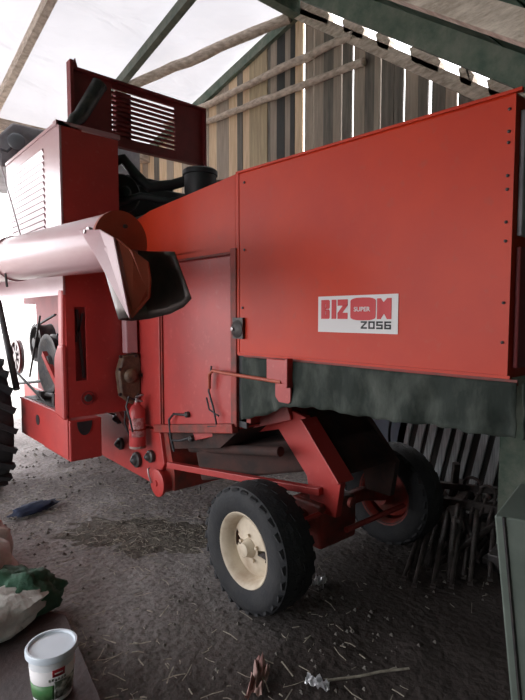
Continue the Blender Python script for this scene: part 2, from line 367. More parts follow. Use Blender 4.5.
# near wall, open between two posts
b = MB(); b.prism([(-4.85, -2.1, 3.0), (-4.85, 7.7, 3.0), (-4.85, 7.7, roof_z(7.7)), (-4.85, RY, RZ), (-4.85, .35, 3.0)][1:], (.08, 0, 0)); b.prism([(-4.85, -2.1, -.05), (-4.85, .3, -.05), (-4.85, .3, 3.0), (-4.85, -2.1, 1.3)], (.08, 0, 0)); b.box((-4.85, 7.3, -.05), (-4.75, 7.7, 3.0)); b.box((-4.85, 3.3, -.05), (-4.75, 3.45, 3.0))
struct(b.build('wall_left', W3))
b = MB(); b.box((-5.2, -2.1, -.05), (3.0, -2.0, 1.6)); struct(b.build('wall_rear', W3))

# ================================================================== THE COMBINE
H = empty('combine_harvester', (0.6, 2.5, 0))
tag(H, 'red combine harvester parked in the barn with folded unloading auger and open engine cover', 'combine harvester')
HX = 1.22                                    # far side of the hood
# --- straw hood
ht = lambda y: 2.52 + (0.06 if y > 0 else 0)*min(1, y/1.68) - (0.0 if y < 1.68 else 0.05*(y-1.68)/1.1)
b = MB()
b.prism([(0, .02, 1.46), (0, 1.68, 1.46), (0, 1.68, 2.57), (0, .02, 2.52)], (HX, 0, 0))
hood = b.build('straw_hood', RED, H, bevel=0.012)
b = MB()
b.box((-0.006, 0.02, 1.46), (0.0, 0.04, 2.51)); b.box((-0.004, 1.655, 1.46), (0.012, 1.685, 2.57))
b.beam((0.0, 0.01, 1.465), (0.0, 1.66, 1.465), 0.016, 0.018); b.beam((0.004, 0.0, 2.522), (0.004, 1.68, 2.572), 0.02, 0.012)
b.build('edge_flange', RED, hood)
for z in (1.60, 1.75, 1.98, 2.05, 2.17, 2.22, 2.34, 2.38, 2.46):
    b = MB(); b.lathe((-0.006, 0.042, z), (-1, 0, 0), [(0, .006), (.004, .006), (.006, .003), (.006, 0)], 10); b.build('bolt', DARKSTEEL, hood)
for y, z in ((1.60, 2.5), (1.60, 2.1), (1.62, 1.75)):
    b = MB(); b.lathe((-0.004, y, z), (-1, 0, 0), [(0, .008), (.004, .007), (.005, 0)], 10); b.build('bolt', DARKSTEEL, hood)
b = MB(); b.box((0.03, 0.0, 2.0), (HX-.03, 0.02, 2.46)); b.build('rear_grey_panel', GREYPAINT, hood, bevel=.006)
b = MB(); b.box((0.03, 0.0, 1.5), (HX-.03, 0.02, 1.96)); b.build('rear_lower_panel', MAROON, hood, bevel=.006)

# --- sticker, really a flat decal, on the hood side (u to the right = -Y)
SU, SW, SV, SH = 0.992, 0.484, 1.618, 0.182
def uv(u, v, e=0): return (-0.002-e, SU-u*SW, SV+v*SH)
b = MB(); b.prism([uv(0, 0), uv(1, 0), uv(1, 1), uv(0, 1)], (-0.001, 0, 0)); st = b.build('decal', WHITE, H)
def letter(name, polys, m, e=0.0018):
    b = MB()
    for p in polys: b.prism([uv(u, v, e) for u, v in p], (-0.0006, 0, 0))
    return b.build(name, m, st)
L0, L1 = 0.37, 0.90; mid = (L0+L1)/2
def R_(u0, v0, u1, v1): return [(u0, v0), (u1, v0), (u1, v1), (u0, v1)]
letter('letter', [R_(.045, L0, .105, L1), [(.110, L0), (.155, L0), (.165, L0+.04), (.165, mid-.04), (.150, mid), (.110, mid)], [(.110, mid+.01), (.150, mid+.01), (.165, mid+.05), (.165, L1-.04), (.155, L1), (.110, L1)], R_(.105, L0, .110, L0+.12), R_(.105, L1-.12, .110, L1), R_(.105, mid-.05, .110, mid+.05)], STRED)
letter('letter', [R_(.190, L0, .255, L1)], STRED)
letter('letter', [R_(.272, L1-.17, .405, L1), R_(.272, L0, .405, L0+.17), [(.272, L0+.16), (.335, L0+.16), (.405, L1-.16), (.342, L1-.16)]], STRED)
oc = (.595, mid); 
letter('letter', [[(oc[0]+.155*max(-1, min(1, 1.25*math.copysign(abs(math.cos(t))**.6, math.cos(t)))), oc[1]+.30*math.copysign(abs(math.sin(t))**.75, math.sin(t))) for t in [2*PI*k/28 for k in range(28)]]], STRED)
letter('letter', [R_(.765, L0, .812, L1), R_(.880, L0, .930, L1), [(.808, L1), (.840, L1-.10), (.880, L1), (.880, L0), (.847, L0+.14), (.808, L0)]], STRED)
def decal_M(u, v, e): return Matrix.Translation(V(uv(u, v, e))) @ Matrix(((0,0,-1,0),(-1,0,0,0),(0,1,0,0),(0,0,0,1)))
text_mesh('letter', 'SUPER', 0.030, decal_M(.485, mid-.06, .003), WHITE, st, off=0.0006, xs=1.15)
def blocky(u, segs):       # squared characters: t top, m middle, b bottom, the four uprights, z the slash
    w, v0, v1, hw, hv = .076, .115, .315, .019, .045; vm = (v0+v1)/2
    P = {'t': R_(u, v1-hv, u+w, v1), 'm': R_(u, vm-hv/2, u+w, vm+hv/2), 'b': R_(u, v0, u+w, v0+hv), 'L': R_(u, vm, u+hw, v1), 'l': R_(u, v0, u+hw, vm), 'R': R_(u+w-hw, vm, u+w, v1), 'r': R_(u+w-hw, v0, u+w, vm),
         'z': [(u, v0+hv*.9), (u+hw*1.4, v0+hv*.9), (u+w, v1-hv*.9), (u+w-hw*1.4, v1-hv*.9)]}
    return letter('letter', [P[c] for c in segs], STBLK, .0014)
for k, sg in enumerate(('tzb', 'tbLlRr', 'tLmrb', 'tLlmrb')): blocky(.572+.093*k, sg)

# --- forward side of the body: column, door panel, lower side
b = MB()
b.box((0.0, 1.69, 2.10), (0.04, 3.03, 2.15))
b.prism([(0.0, 1.69, 2.14), (0.0, 3.05, 2.12), (0.0, 3.05, 2.47), (0.0, 2.77, 2.515), (0.0, 1.69, 2.57)], (HX, 0, 0))
up = b.build('upper_side_panel', RED, H, bevel=.006)
b = MB(); b.prism([(0.03, 1.69, 0.98), (0.03, 2.66, 0.80), (0.03, 3.05, 0.80), (0.03, 3.05, 2.13), (0.03, 1.69, 2.13)], (HX-.06, 0, 0))
b.build('thresher_side', ROSE, H)
b = MB(); b.prism([(0.005, 1.74, 1.0), (0.005, 2.60, 0.84), (0.005, 2.60, 2.09), (0.005, 1.74, 2.085)], (.02, 0, 0))
door = b.build('side_access_panel', ROSE, H, bevel=.01)
b = MB(); b.beam((0.003, 1.73, 2.095), (0.003, 2.62, 2.10), .014, .014); b.beam((.003, 2.61, .84), (.003, 2.61, 2.1), .014, .014); b.build('panel_edge', DIRTY, door)
b = MB(); b.box((-0.012, 1.675, 1.0), (0.05, 1.735, 2.12)); b.build('corner_post', DIRTY, H, bevel=.006)
b = MB(); b.box((-0.006, 2.64, 0.82), (0.028, 3.05, 2.12)); b.build('front_column', ROSE, H, bevel=.006)
# lower body with slanting belly
b = MB(); b.prism([(0.0, 3.05, 0.80), (0.0, 2.66, 0.80), (0.0, 2.60, 0.55), (0.0, 2.74, 0.35), (0.0, 3.9, 0.38), (0.0, 6.2, 0.5), (0.0, 6.2, 0.82)], (HX, 0, 0))
b.build('lower_body', ROSE, H, bevel=.008)
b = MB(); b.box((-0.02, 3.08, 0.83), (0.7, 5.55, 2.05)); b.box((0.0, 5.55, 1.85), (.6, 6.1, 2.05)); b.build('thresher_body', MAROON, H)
b = MB(); b.beam((-0.01, 1.69, 0.99), (-0.01, 2.70, 0.82), .05, .06); b.build('side_sill', DIRTY, H, bevel=.006)
# straw-walker floor showing under the hood
b = MB(); b.prism([(0.10, 1.70, 1.15), (0.10, 1.0, 1.42), (0.10, 0.35, 1.47), (.10, 1.7, 1.47)], (HX-.2, 0, 0)); b.build('straw_walker_pan', DIRTY, H)
b = MB(); b.prism([(0.06, 1.68, 1.0), (0.06, 2.62, 0.84), (0.06, 2.62, 0.66), (.06, 1.95, .80)], (HX-.12, 0, 0)); b.build('sieve_box', SHADE_GRIME, H)
# --- lateral return auger trough and bars below
b = MB(); b.tube([(-.03, 2.62, .41), (HX, 2.62, .41)], .085, 28); tr = b.build('cross_auger_trough', ROSE, H)
b = MB(); b.lathe((-.055, 2.62, .41), (-1, 0, 0), [(-.02, .02), (-.02, .105), (.0, .105), (.005, .09), (.005, .0)], 32); b.lathe((-.06, 2.62, .41), (-1, 0, 0), [(0, .025), (.012, .02), (.012, 0)], 14); b.build('flange_disc', ROSE, tr)
b = MB(); b.prism([(.03, 2.72, .36), (.03, 2.50, .36), (.03, 2.50, .50), (.03, 2.6, .82), (.03, 2.72, .82)], (HX-.1, 0, 0)); b.build('trough_wall', DIRTY, tr)
b = MB(); b.beam((.02, 2.56, .555), (.28, 1.22, .64), .05, .045); b.build('support_bar', ROSE, H, bevel=.004)
b = MB(); b.tube([(.12, 2.40, .70), (.16, 1.45, .86)], .032, 16); b.build('drive_shaft_tube', SHADE_GRIME, H)
b = MB(); b.beam((.22, 2.3, .60), (.5, 1.5, .80), .3, .22); b.build('sieve_housing', SHADE_GRIME, H, bevel=.02)
# --- hydraulic pipes on the side
for pts, r in (([(-.01, 2.26, .99), (-.03, 2.40, .98), (-.035, 2.46, .93), (-.035, 2.44, .80), (-.03, 2.40, .70)], .009), ([(-.03, 2.42, .78), (-.035, 2.30, .80), (-.02, 2.22, .83)], .009),
               ([(-.02, 1.93, 1.37), (-.03, 1.95, 1.20), (-.03, 1.90, 1.10), (-.03, 1.86, .98), (-.03, 1.96, .96)], .007), ([(-.02, 1.99, 1.15), (-.04, 1.93, 1.08), (-.03, 1.84, 1.05)], .006)):
    b = MB(); b.tube(pts, r, 8); b.build('hydraulic_hose', BLACK, H)
for p in ((0, 2.25, .995), (0, 2.20, .83), (0, 1.85, .96)):
    b = MB(); b.lathe(p, (-1, 0, 0), [(-.01, .022), (.02, .022), (.03, .012), (.03, 0)], 12); b.build('hose_fitting', DARKSTEEL, H)
# latch, lever and plates at the hood corner
b = MB(); b.lathe((-.012, 1.655, 1.62), (-1, 0, 0), [(0, .055), (.012, .055), (.02, .04), (.03, .02), (.03, 0)], 20); b.box((-.02, 1.60, 1.56), (-.004, 1.70, 1.69)); lt = b.build('latch', DARKSTEEL, H)
b = MB(); b.lathe((-.045, 1.668, 1.62), (-1, 0, 0), [(0, .012), (.008, .012), (.01, 0)], 12); b.build('latch_pin', STEEL, lt)
b = MB(); b.tube([(-.03, 1.94, 1.22), (-.045, 1.92, 1.32), (-.05, 1.87, 1.345), (-.05, 1.75, 1.34), (-.05, 1.22, 1.335)], .011, 10); b.build('control_rod', CAPO, H)
b = MB(); b.box((-.055, 1.16, 1.33), (-.035, 1.34, 1.46)); b.box((-.075, 1.15, 1.31), (-.03, 1.17, 1.47)); pl = b.build('hinge_plate', ROSE, H, bevel=.004)
b = MB(); b.prism([(-.05, 1.27, 1.33), (-.05, 1.15, 1.33), (-.05, 1.15, 1.235), (-.05, 1.165, 1.222), (-.05, 1.24, 1.222), (-.05, 1.27, 1.25)], (.01, 0, 0)); b.build('hinge_tab', ROSE, pl)
b = MB(); b.box((.01, 1.60, 1.0), (.03, 1.675, 1.46)); b.build('post_shadow_gap', BLACK, H)  # black box filling the gap, standing for the shade in it
b = MB(); b.box((.01, 1.56, 1.04), (.05, 1.67, 1.10)); b.build('post_foot', DIRTY, H)

# --- canvas curtain: near side and rear, with real folds and thickness
def curtain(P, Q, top, bots, fold, out, mname, n=70, m=14):
    vs = []; fs = []; P = V(P); Q = V(Q)
    for j in range(m+1):
        v = j/m
        for i in range(n+1):
            u = i/n; p = P.lerp(Q, u)
            k = u*(len(bots)-1); a = int(min(k, len(bots)-2)); zb = bots[a]+(bots[a+1]-bots[a])*(k-a)
            w = fold*(0.3+v)*(math.sin(u*23+2*math.sin(u*7)) + .5*math.sin(u*61+v*2) + 1.3*noise.noise(V((u*9, v*3, 0)))) + .02
            vs.append((p.x+out[0]*w, p.y+out[1]*w, top+(zb-top)*v + .004*math.sin(u*90)*v))
    for j in range(m):
        for i in range(n):
            a = j*(n+1)+i; fs.append((a, a+1, a+n+2, a+n+1))
    b = MB(); b.add(vs, fs, 0, True); return b.build(mname, CANVAS, H, solid=.004)
curtain((-.004, 1.60, 0), (-.004, -.02, 0), 1.452, (1.06, 1.12, 1.20, 1.22, 1.215, 1.22, 1.235, 1.24, 1.24), .014, (-1, 0), 'canvas_curtain')
curtain((-.01, -.02, 0), (HX+.01, -.02, 0), 1.452, (1.24, 1.22, 1.23), .010, (0, -1), 'canvas_curtain')
b = MB(); b.box((-.012, -.02, 1.44), (-.002, 1.6, 1.462)); b.build('canvas_batten', DIRTY, H)

# --- rear axle support
b = MB()
b.prism([(.30, 1.95, .98), (.30, 1.66, 1.12), (.30, 1.38, 1.07), (.30, 1.08, .74), (.30, 1.12, .50), (.30, 1.32, .50), (.30, 1.36, .70), (.30, 1.62, .95), (.30, 1.95, .86)], (.05, 0, 0))
b.beam((.32, 1.37, 1.06), (.32, 1.06, .73), .14, .015, up=(0, 1, 1))
b.beam((.03, 2.2, .86), (.30, 1.50, 1.08), .06, .09)
b.build('axle_frame', ROSE, H, bevel=.004)
b = MB(); b.prism([(.85, 1.95, .98), (.85, 1.66, 1.12), (.85, 1.38, 1.07), (.85, 1.08, .74), (.85, 1.12, .50), (.85, 1.32, .50), (.85, 1.36, .70), (.85, 1.62, .95), (.85, 1.95, .86)], (.05, 0, 0)); b.build('axle_frame', SHADE_GRIME, H, bevel=.004)
b = MB(); b.prism([(.36, 1.40, 1.08), (.36, 1.08, .76), (.84, 1.08, .76), (.84, 1.40, 1.08)], (0, .02, .02)); b.build('brace_plate', SHADE_GRIME, H)
b = MB(); b.box((.26, 1.20, .28), (.60, 1.46, .56)); b.build('pivot_block', DIRTY, H, bevel=.02)
b = MB(); b.tube([(.06, 1.35, .42), (.3, 1.35, .46), (.85, 1.35, .46), (1.1, 1.35, .40)], .05, 14); ax = b.build('rear_axle', DIRTY, H)
b = MB(); b.tube([(.40, 1.12, .40), (1.10, 1.18, .36)], .018, 10); b.tube([(.34, 1.2, .52), (.05, 1.28, .46)], .016, 10); b.build('steering_rod', ROSE, ax)
b = MB(); b.lathe((.36, 1.06, .60), (0, -1, 0), [(0, .03), (.02, .03), (.025, 0)], 14); b.build('pivot_pin', DIRTY, ax)

# --- wheels
def wheel(cx, cy, r, w, side, rimm, name, hubm, hole=True, lug=26, rimr=.205):
    wh = empty(name, V((cx, cy, r))-V(H.location)); wh.parent = H
    c = (cx, cy, r); h = w/2; A = (side, 0, 0)      # A points to the outer face
    b = MB(); R = r-.007
    prof = [(-h*.82, rimr), (-h*1.0, rimr+.035), (-h*1.05, (rimr+R)/2+.02), (-h*.98, R-.035), (-h*.80, R-.006), (-h*.4, R), (0, R+.003), (h*.4, R), (h*.80, R-.006), (h*.98, R-.035), (h*1.05, (rimr+R)/2+.02), (h*1.0, rimr+.035), (h*.82, rimr)]
    b.lathe(c, A, prof, 64)
    for k in range(lug):                            # tread blocks, staggered
        for s_ in (-1, 1):
            t = 2*PI*(k+(.5 if s_ > 0 else 0))/lug
            rad = V((0, math.cos(t), math.sin(t))); tan = V((0, -math.sin(t), math.cos(t)))
            C_ = V(c)+rad*(R-.002)
            p = C_+V((side*s_*h*.12, 0, 0)); q = C_+V((side*s_*h*.98, 0, 0))-rad*.022+tan*.028*s_
            b.beam(p, q, 2*PI*R/lug*.52, .014, up=rad)
    b.build('tyre', TYRE, wh)
    b = MB()
    b.lathe(c, A, [(-h*.80, rimr+.004), (-h*.84, rimr+.012), (-h*.7, rimr-.004), (h*.70, rimr-.004), (h*.86, rimr+.014), (h*.90, rimr+.008), (h*.84, rimr-.006), (h*.55, rimr-.022), (h*.20, rimr-.032)], 48)
    # dish: disc with hand holes in four places
    n = 48; r0, r1, r2 = rimr-.032, rimr*.62, rimr*.36
    rr = [(r0, h*.20), ((r0+r1)/2+.01, h*.26), (r1, h*.34), (r2, h*.46), (.05, h*.46)]
    vs = []; fs = []
    for q, (ra, d) in enumerate(rr):
        for k in range(n):
            t = 2*PI*k/n; vs.append((cx+side*d, cy+ra*math.cos(t), r+ra*math.sin(t)))
    for q in range(len(rr)-1):
        for k in range(n):
            if hole and q in (1, 2) and (k % 24) in ((22, 23, 0, 1, 2) if q == 1 else (23, 0, 1)): continue
            fs.append((q*n+k, q*n+(k+1) % n, (q+1)*n+(k+1) % n, (q+1)*n+k))
    b.add(vs, fs, 0, True)
    rim = b.build('rim', rimm, wh)
    b = MB(); b.lathe(V(c)+V((side*h*.44, 0, 0)), A, [(-.1, .052), (0, .056), (.012, .054), (.03, .042), (.05, .038), (.054, .03), (.054, 0)], 28); b.build('hub_cap', hubm, wh)
    for k in range(5):
        t = 2*PI*k/5+.3; b = MB(); b.lathe(V(c)+V((side*h*.47, .072*math.cos(t), .072*math.sin(t))), A, [(0, .011), (.014, .011), (.014, 0)], 6); b.build('wheel_bolt', hubm, wh)
    return wh
wheel(-.10, 1.37, .372, .25, -1, CREAM, 'rear_wheel', CREAM)
wf = wheel(1.235, 1.37, .375, .25, 1, DIRTY, 'rear_wheel', DIRTY)
b = MB(); b.lathe((1.235, 1.37, .375), (-1, 0, 0), [(.02, .17), (.04, .12), (.07, .07), (.16, .06), (.16, 0)], 28); b.build('brake_drum', DIRTY, wf)
b = MB(); b.lathe((1.235, 1.37, .375), (-1, 0, 0), [(.05, .185), (.09, .195), (.108, .212), (.112, .220), (.105, .222)], 40); b.build('inner_rim_lip', DIRTY, wf)
# big drive wheel at the far left of the picture
def drive_wheel(cx, name):
    wh = empty(name, V((cx, 4.72, .68))-V(H.location)); wh.parent = H
    c = V((cx, 4.72, .68)); b = MB(); R = .65; h = .22
    b.lathe(c, (-1, 0, 0), [(-h, .34), (-h, .5), (-h*.95, R-.04), (-h*.6, R), (0, R+.005), (h*.6, R), (h*.95, R-.04), (h, .5), (h, .34)], 56)
    for k in range(22):
        for s_ in (-1, 1):
            t = 2*PI*(k+(.5 if s_ > 0 else 0))/22; rad = V((0, math.cos(t), math.sin(t))); tan = V((0, -math.sin(t), math.cos(t)))
            b.beam(c+rad*R, c+rad*(R-.015)+V((s_*h*.98, 0, 0))+tan*.12, .05, .06, up=rad)
    b.build('tyre', TYRE, wh)
    b = MB(); b.lathe(c, (-1, 0, 0), [(-h*.9, .345), (-h*.5, .32), (0, .30), (.02, .12), (.10, .10), (.10, 0)], 36); b.build('rim', CREAM, wh)
drive_wheel(-.885, 'drive_wheel'); drive_wheel(1.75, 'drive_wheel')

# --- grain tank: rear face with slot and holes, louvred side, tower
b = MB()
Yr = 3.05
def rplate(xa, xb, za, zb): b.box((xa, Yr, za), (xb, Yr+.02, zb))
rplate(-.565, -.50, .92, 3.12); rplate(-.41, -.12, .92, 3.09); rplate(-.12, -.0, .92, 2.50)
rplate(-.50, -.41, 1.77, 3.11); rplate(-.50, -.41, .92, 1.20)
tank = b.build('tank_rear_panel', ROSE, H)
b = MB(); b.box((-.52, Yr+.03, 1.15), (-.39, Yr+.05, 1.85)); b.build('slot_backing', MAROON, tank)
b = MB(); b.beam((-.475, Yr+.015, 1.75), (-.43, Yr+.015, 1.22), .012, .02); b.beam((-.43, Yr+.015, 1.72), (-.49, Yr+.015, 1.5), .012, .015); b.build('slot_lever', STBLK, tank)
for x, z, r in ((-.41, 1.06, .055),):
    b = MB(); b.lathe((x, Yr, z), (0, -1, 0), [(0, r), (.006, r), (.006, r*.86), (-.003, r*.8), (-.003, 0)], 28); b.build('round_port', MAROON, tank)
b = MB(); b.lathe((-.41, Yr-.006, 1.06), (0, -1, 0), [(0, .03), (.02, .026), (.02, 0)], 16); b.build('port_shaft', DARKSTEEL, tank)
b = MB(); b.box((-.565, Yr-.02, .58), (-.31, Yr+.6, .90)); lb = b.build('lower_guard_box', ROSE, H, bevel=.012)
b = MB(); b.add([(-.45+.06*math.cos(t), Yr-.026, .885+.11*min(0, math.sin(t))) for t in [PI+PI*k/14 for k in range(15)]], [tuple(range(15))]); b.build('half_round_port', BLACK, lb, solid=.004)
b = MB(); b.box((-.575, Yr+.0, .60), (-.55, 4.25, .93)); b.beam((-.565, Yr, .935), (-.565, 4.25, .935), .04, .02); sg = b.build('lower_side_guard', ROSE, H, bevel=.006)
b = MB(); b.lathe((-.577, 3.75, .80), (-1, 0, 0), [(0, .045), (.004, .045), (.004, 0)], 20); b.build('guard_port', BLACK, sg)
b = MB(); b.beam((-.565, 3.12, 1.45), (-.565, 3.10, 1.90), .05, .10, up=(0, 1, 0)); b.prism([(-.60, 3.05, .90), (-.60, 3.26, .93), (-.60, 3.24, 1.38), (-.60, 3.16, 1.48), (-.60, 3.05, 1.48)], (.06, 0, 0)); b.build('belt_guard', ROSE, H, bevel=.02)
# louvred side: frame, slats between true openings
b = MB()
X0, X1 = -.580, -.560
b.box((X0, 3.05, 2.15), (X1, 3.40, 3.12)); b.box((X0, 4.32, 2.15), (X1, 4.45, 3.12)); b.box((X0, 3.05, 1.86), (X1, 4.9, 2.2)); b.box((X0, 3.40, 3.02), (X1, 4.32, 3.12))
for k in range(16):
    z = 2.22+.050*k
    b.add([(X0, 3.40, z), (X0, 4.32, z), (X0-.012, 4.32, z+.036), (X0-.012, 3.40, z+.036), (X1, 3.40, z), (X1, 4.32, z), (X1, 4.32, z+.040), (X1, 3.40, z+.040)], [(0,1,2,3), (7,6,5,4), (3,2,6,7), (0,4,5,1), (0,3,7,4), (1,5,6,2)])
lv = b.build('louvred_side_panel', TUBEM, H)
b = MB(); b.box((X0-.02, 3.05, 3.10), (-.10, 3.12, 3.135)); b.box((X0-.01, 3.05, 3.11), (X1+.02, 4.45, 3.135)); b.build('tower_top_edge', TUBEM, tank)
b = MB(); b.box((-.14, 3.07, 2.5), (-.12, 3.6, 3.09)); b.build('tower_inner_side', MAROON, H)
b = MB(); b.box((-.55, 3.5, 2.2), (-.52, 4.4, 3.0)); b.build('radiator_screen', GREYPAINT, H)
b = MB(); b.tube([(-.66, 4.42, 3.22), (-.66, 4.30, 3.05), (-.65, 3.72, 2.25)], .006, 8); b.build('stay_rod', STEEL, H)
# cab roof beyond
b = MB(); b.prism([(-.50, 5.0, 3.25), (-.50, 5.0, 3.56), (-.36, 5.0, 3.72), (1.1, 5.0, 3.72), (1.1, 5.0, 3.25)], (0, 1.3, 0)); cab = b.build('cab', GREYPAINT, H, bevel=.02)
for px_, py_ in ((-.30, 5.03), (1.05, 5.03), (1.05, 6.2), (-.3, 6.2)):
    b = MB(); b.tube([(px_, py_, 2.0), (px_, py_, 3.3)], .03, 10); b.build('cab_pillar', DARKSTEEL, cab)
b = MB(); b.lathe((-.36, 4.9, 3.50), (-.3, -1, 0), [(-.12, .03), (-.08, .07), (0, .085), (.01, .07), (.01, 0)], 24); b.tube([(-.36, 4.98, 3.48), (-.45, 4.9, 3.38), (-.55, 4.8, 3.36)], .012, 8); b.build('work_lamp', LAMP, cab)
# --- belts and pulleys in the open side
def pulley(c, r, w, m, name='pulley', spokes=0):
    b = MB()
    if spokes:
        b.lathe(c, (-1, 0, 0), [(-w/2, r*.82), (-w/2, r), (0, r*.94), (w/2, r), (w/2, r*.82), (-w/2, r*.82)], 36)
        for k in range(spokes):
            t = 2*PI*k/spokes; b.beam(V(c), V(c)+V((0, math.cos(t), math.sin(t)))*r*.86, .03, w*.6, up=(1, 0, 0))
        b.lathe(c, (-1, 0, 0), [(-w/2, .0), (-w/2, r*.25), (w/2, r*.25), (w/2, 0)], 20)
    else:
        b.lathe(c, (-1, 0, 0), [(-w/2, 0), (-w/2, r), (-w*.2, r*.94), (w*.2, r*.94), (w/2, r), (w/2, r*.85), (w*.1, r*.7), (w*.1, r*.3), (w*.6, r*.26), (w*.6, 0)], 40)
    return b.build(name, m, H)
pulley((-.42, 3.86, 1.27), .27, .06, DARKSTEEL)
pulley((-.30, 5.35, 1.24), .20, .05, STEEL, spokes=8)
pulley((-.20, 4.75, 1.42), .20, .16, DARKSTEEL); pulley((-.2, 4.5, 1.15), .12, .10, DARKSTEEL); pulley((-.12, 4.2, 1.62), .10, .08, DARKSTEEL)
def belt(c1, r1, c2, r2, name='drive_belt'):
    b = MB(); d = V(c2)-V(c1); a = math.atan2(d.z, d.y); pts = []
    for s_ in (1, -1):
        n_ = V((0, -math.sin(a)*s_, math.cos(a)*s_)); b.beam(V(c1)+n_*r1, V(c2)+n_*r2, .025, .014, up=n_)
    return b.build(name, BLACK, H)
belt((-.42, 3.86, 1.27), .262, (-.42, 3.45, .98), .10); belt((-.24, 4.75, 1.42), .19, (-.24, 4.2, 1.62), .1)
b = MB(); b.beam((-.44, 3.95, 1.36), (-.44, 3.30, .90), .05, .05); b.build('tensioner_arm', ROSE, H)
for p, q, r in (((-.58, 4.9, 1.85), (-.58, 4.35, 1.0), .03), ((-.5, 4.9, 1.2), (-.5, 3.7, .92), .012), ((-.3, 4.5, 1.7), (-.3, 4.9, 1.05), .01), ((-.35, 5.2, .95), (-.35, 3.9, 1.12), .015), ((-.2, 3.9, 1.85), (-.2, 3.9, .92), .05), ((-.45, 3.4, 1.02), (-.45, 4.2, .98), .02)):
    b = MB(); b.tube([p, q], r, 10); b.build('linkage_rod', DARKSTEEL, H)
b = MB(); b.box((-.55, 3.3, .93), (-.1, 4.2, .95)); b.box((-.52, 3.5, .95), (-.46, 3.55, 1.05)); b.box((-.5, 3.9, .95), (-.3, 3.96, 1.02)); b.build('drive_deck', DARKSTEEL, H)

# --- unloading auger
A0 = V((-.775, 1.66, 2.085)); A1 = V((-1.235, 6.2, 2.13))
b = MB(); b.tube([A0, A0.lerp(A1, .3), A0.lerp(A1, .6), A1, A1+V((.02, .14, -.02))], .148, 48)
b.tube([A1+V((.0, .02, .0)), (-.95, 6.2, 2.10), (-.3, 6.15, 2.0)], .148, 32)
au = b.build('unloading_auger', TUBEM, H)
for t in (.30, .62):
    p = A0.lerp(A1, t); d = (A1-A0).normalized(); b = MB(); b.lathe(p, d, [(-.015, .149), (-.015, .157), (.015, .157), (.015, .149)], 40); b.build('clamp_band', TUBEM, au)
b = MB(); b.tube([A0.lerp(A1, .28)+V((-.10, 0, -.11)), A0.lerp(A1, .28)+V((-.09, .01, -.2))], .008, 8); b.build('band_bolt', DARKSTEEL, au)
# end cap and chute
d = (A1-A0).normalized(); rt = d.cross(V((0, 0, 1))).normalized()
pts = [A0-d*.012+rt*.153*math.cos(t)+V((0, 0, .153*math.sin(t))) for t in [math.radians(-14+208*k/30) for k in range(31)]]
b = MB(); b.prism(pts, d*.02); cp = b.build('auger_end_cap', CAPO, au)
b = MB(); b.lathe(A0-d*.012+V((.02, 0, .075)), -d, [(0, .012), (.01, .01), (.01, 0)], 10); b.build('cap_bolt', DARKSTEEL, cp)
def skin(stations, rows=8):
    vs = []; fs = []; n = len(stations)
    for j in range(rows+1):
        for t_, b_ in stations: vs.append(tuple(V(t_).lerp(V(b_), j/rows)))
    for j in range(rows):
        for i in range(n-1): a = j*n+i; fs.append((a, a+1, a+n+1, a+n))
    return vs, fs
far = [((-.95, 1.50, 2.09), (-.90, 1.31, 1.695)), ((-.93, 1.62, 2.10), (-.89, 1.45, 1.685)), ((-.87, 1.70, 2.08), (-.83, 1.57, 1.68)), ((-.78, 1.73, 2.06), (-.75, 1.60, 1.675)), ((-.69, 1.70, 2.05), (-.66, 1.58, 1.685)), ((-.63, 1.62, 2.04), (-.59, 1.49, 1.71)), ((-.62, 1.50, 2.03), (-.57, 1.39, 1.745)), ((-.615, 1.40, 2.02), (-.575, 1.31, 1.785))]
b = MB(); vs, fs = skin(far); b.add(vs, fs, 0, True); ch = b.build('discharge_chute', GALV, au, solid=.006)
b = MB(); b.prism([(-.955, 1.49, 2.07), (-.93, 1.37, 2.05), (-.87, 1.345, 2.00), (-.80, 1.33, 1.952), (-.792, 1.32, 1.87), (-.80, 1.32, 1.785), (-.90, 1.30, 1.69)], (.010, .006, 0)); b.build('chute_cheek', CAPO, ch, bevel=.003)
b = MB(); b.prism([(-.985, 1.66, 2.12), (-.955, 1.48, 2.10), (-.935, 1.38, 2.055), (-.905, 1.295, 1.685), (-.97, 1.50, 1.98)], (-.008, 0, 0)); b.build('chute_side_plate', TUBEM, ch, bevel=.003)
b = MB(); b.lathe((-.955, 1.60, 2.10), (-1, 0, .1), [(0, .026), (.02, .026), (.02, .010), (.035, .010), (.035, 0)], 16); b.build('chute_hinge', STEEL, ch)
b = MB(); b.lathe(A0+d*.03, d, [(0, 0), (0, .146)], 32); b.build('auger_mouth_shade_disc', DARKSTEEL, ch)  # dark disc standing for the shade inside the auger's open end

# --- engine cover, raised, with slots cut through
b = MB(); Yc = 3.30
def cp_(xa, xb, za, zb, sk=0): b.box((xa, Yc, za), (xb, Yc+.025, zb))
cp_(-.39, -.05, 3.10, 3.655); cp_(.56, .87, 3.14, 3.655); cp_(-.05, .56, 3.14, 3.215); cp_(-.05, .56, 3.60, 3.655)
for k in range(9): z = 3.242+.040*k; cp_(-.05, .56, z-.009, z+.013)
b.box((-.41, Yc-.05, 3.10), (-.38, Yc+.03, 3.70)); b.box((.86, Yc-.04, 3.13), (.88, Yc+.03, 3.66)); b.box((-.39, Yc-.035, 3.64), (.87, Yc+.02, 3.662)); b.box((-.39, Yc-.04, 3.12), (.87, Yc+.02, 3.145))
b.prism([(-.385, Yc-.03, 3.66), (-.36, Yc-.03, 3.73), (-.34, Yc-.03, 3.66)], (0, .03, 0))
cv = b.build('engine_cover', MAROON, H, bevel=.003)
b = MB(); b.box((.0, Yc+.03, 3.2), (.14, Yc+.09, 3.60)); b.build('cover_stiffener', MAROON, cv)
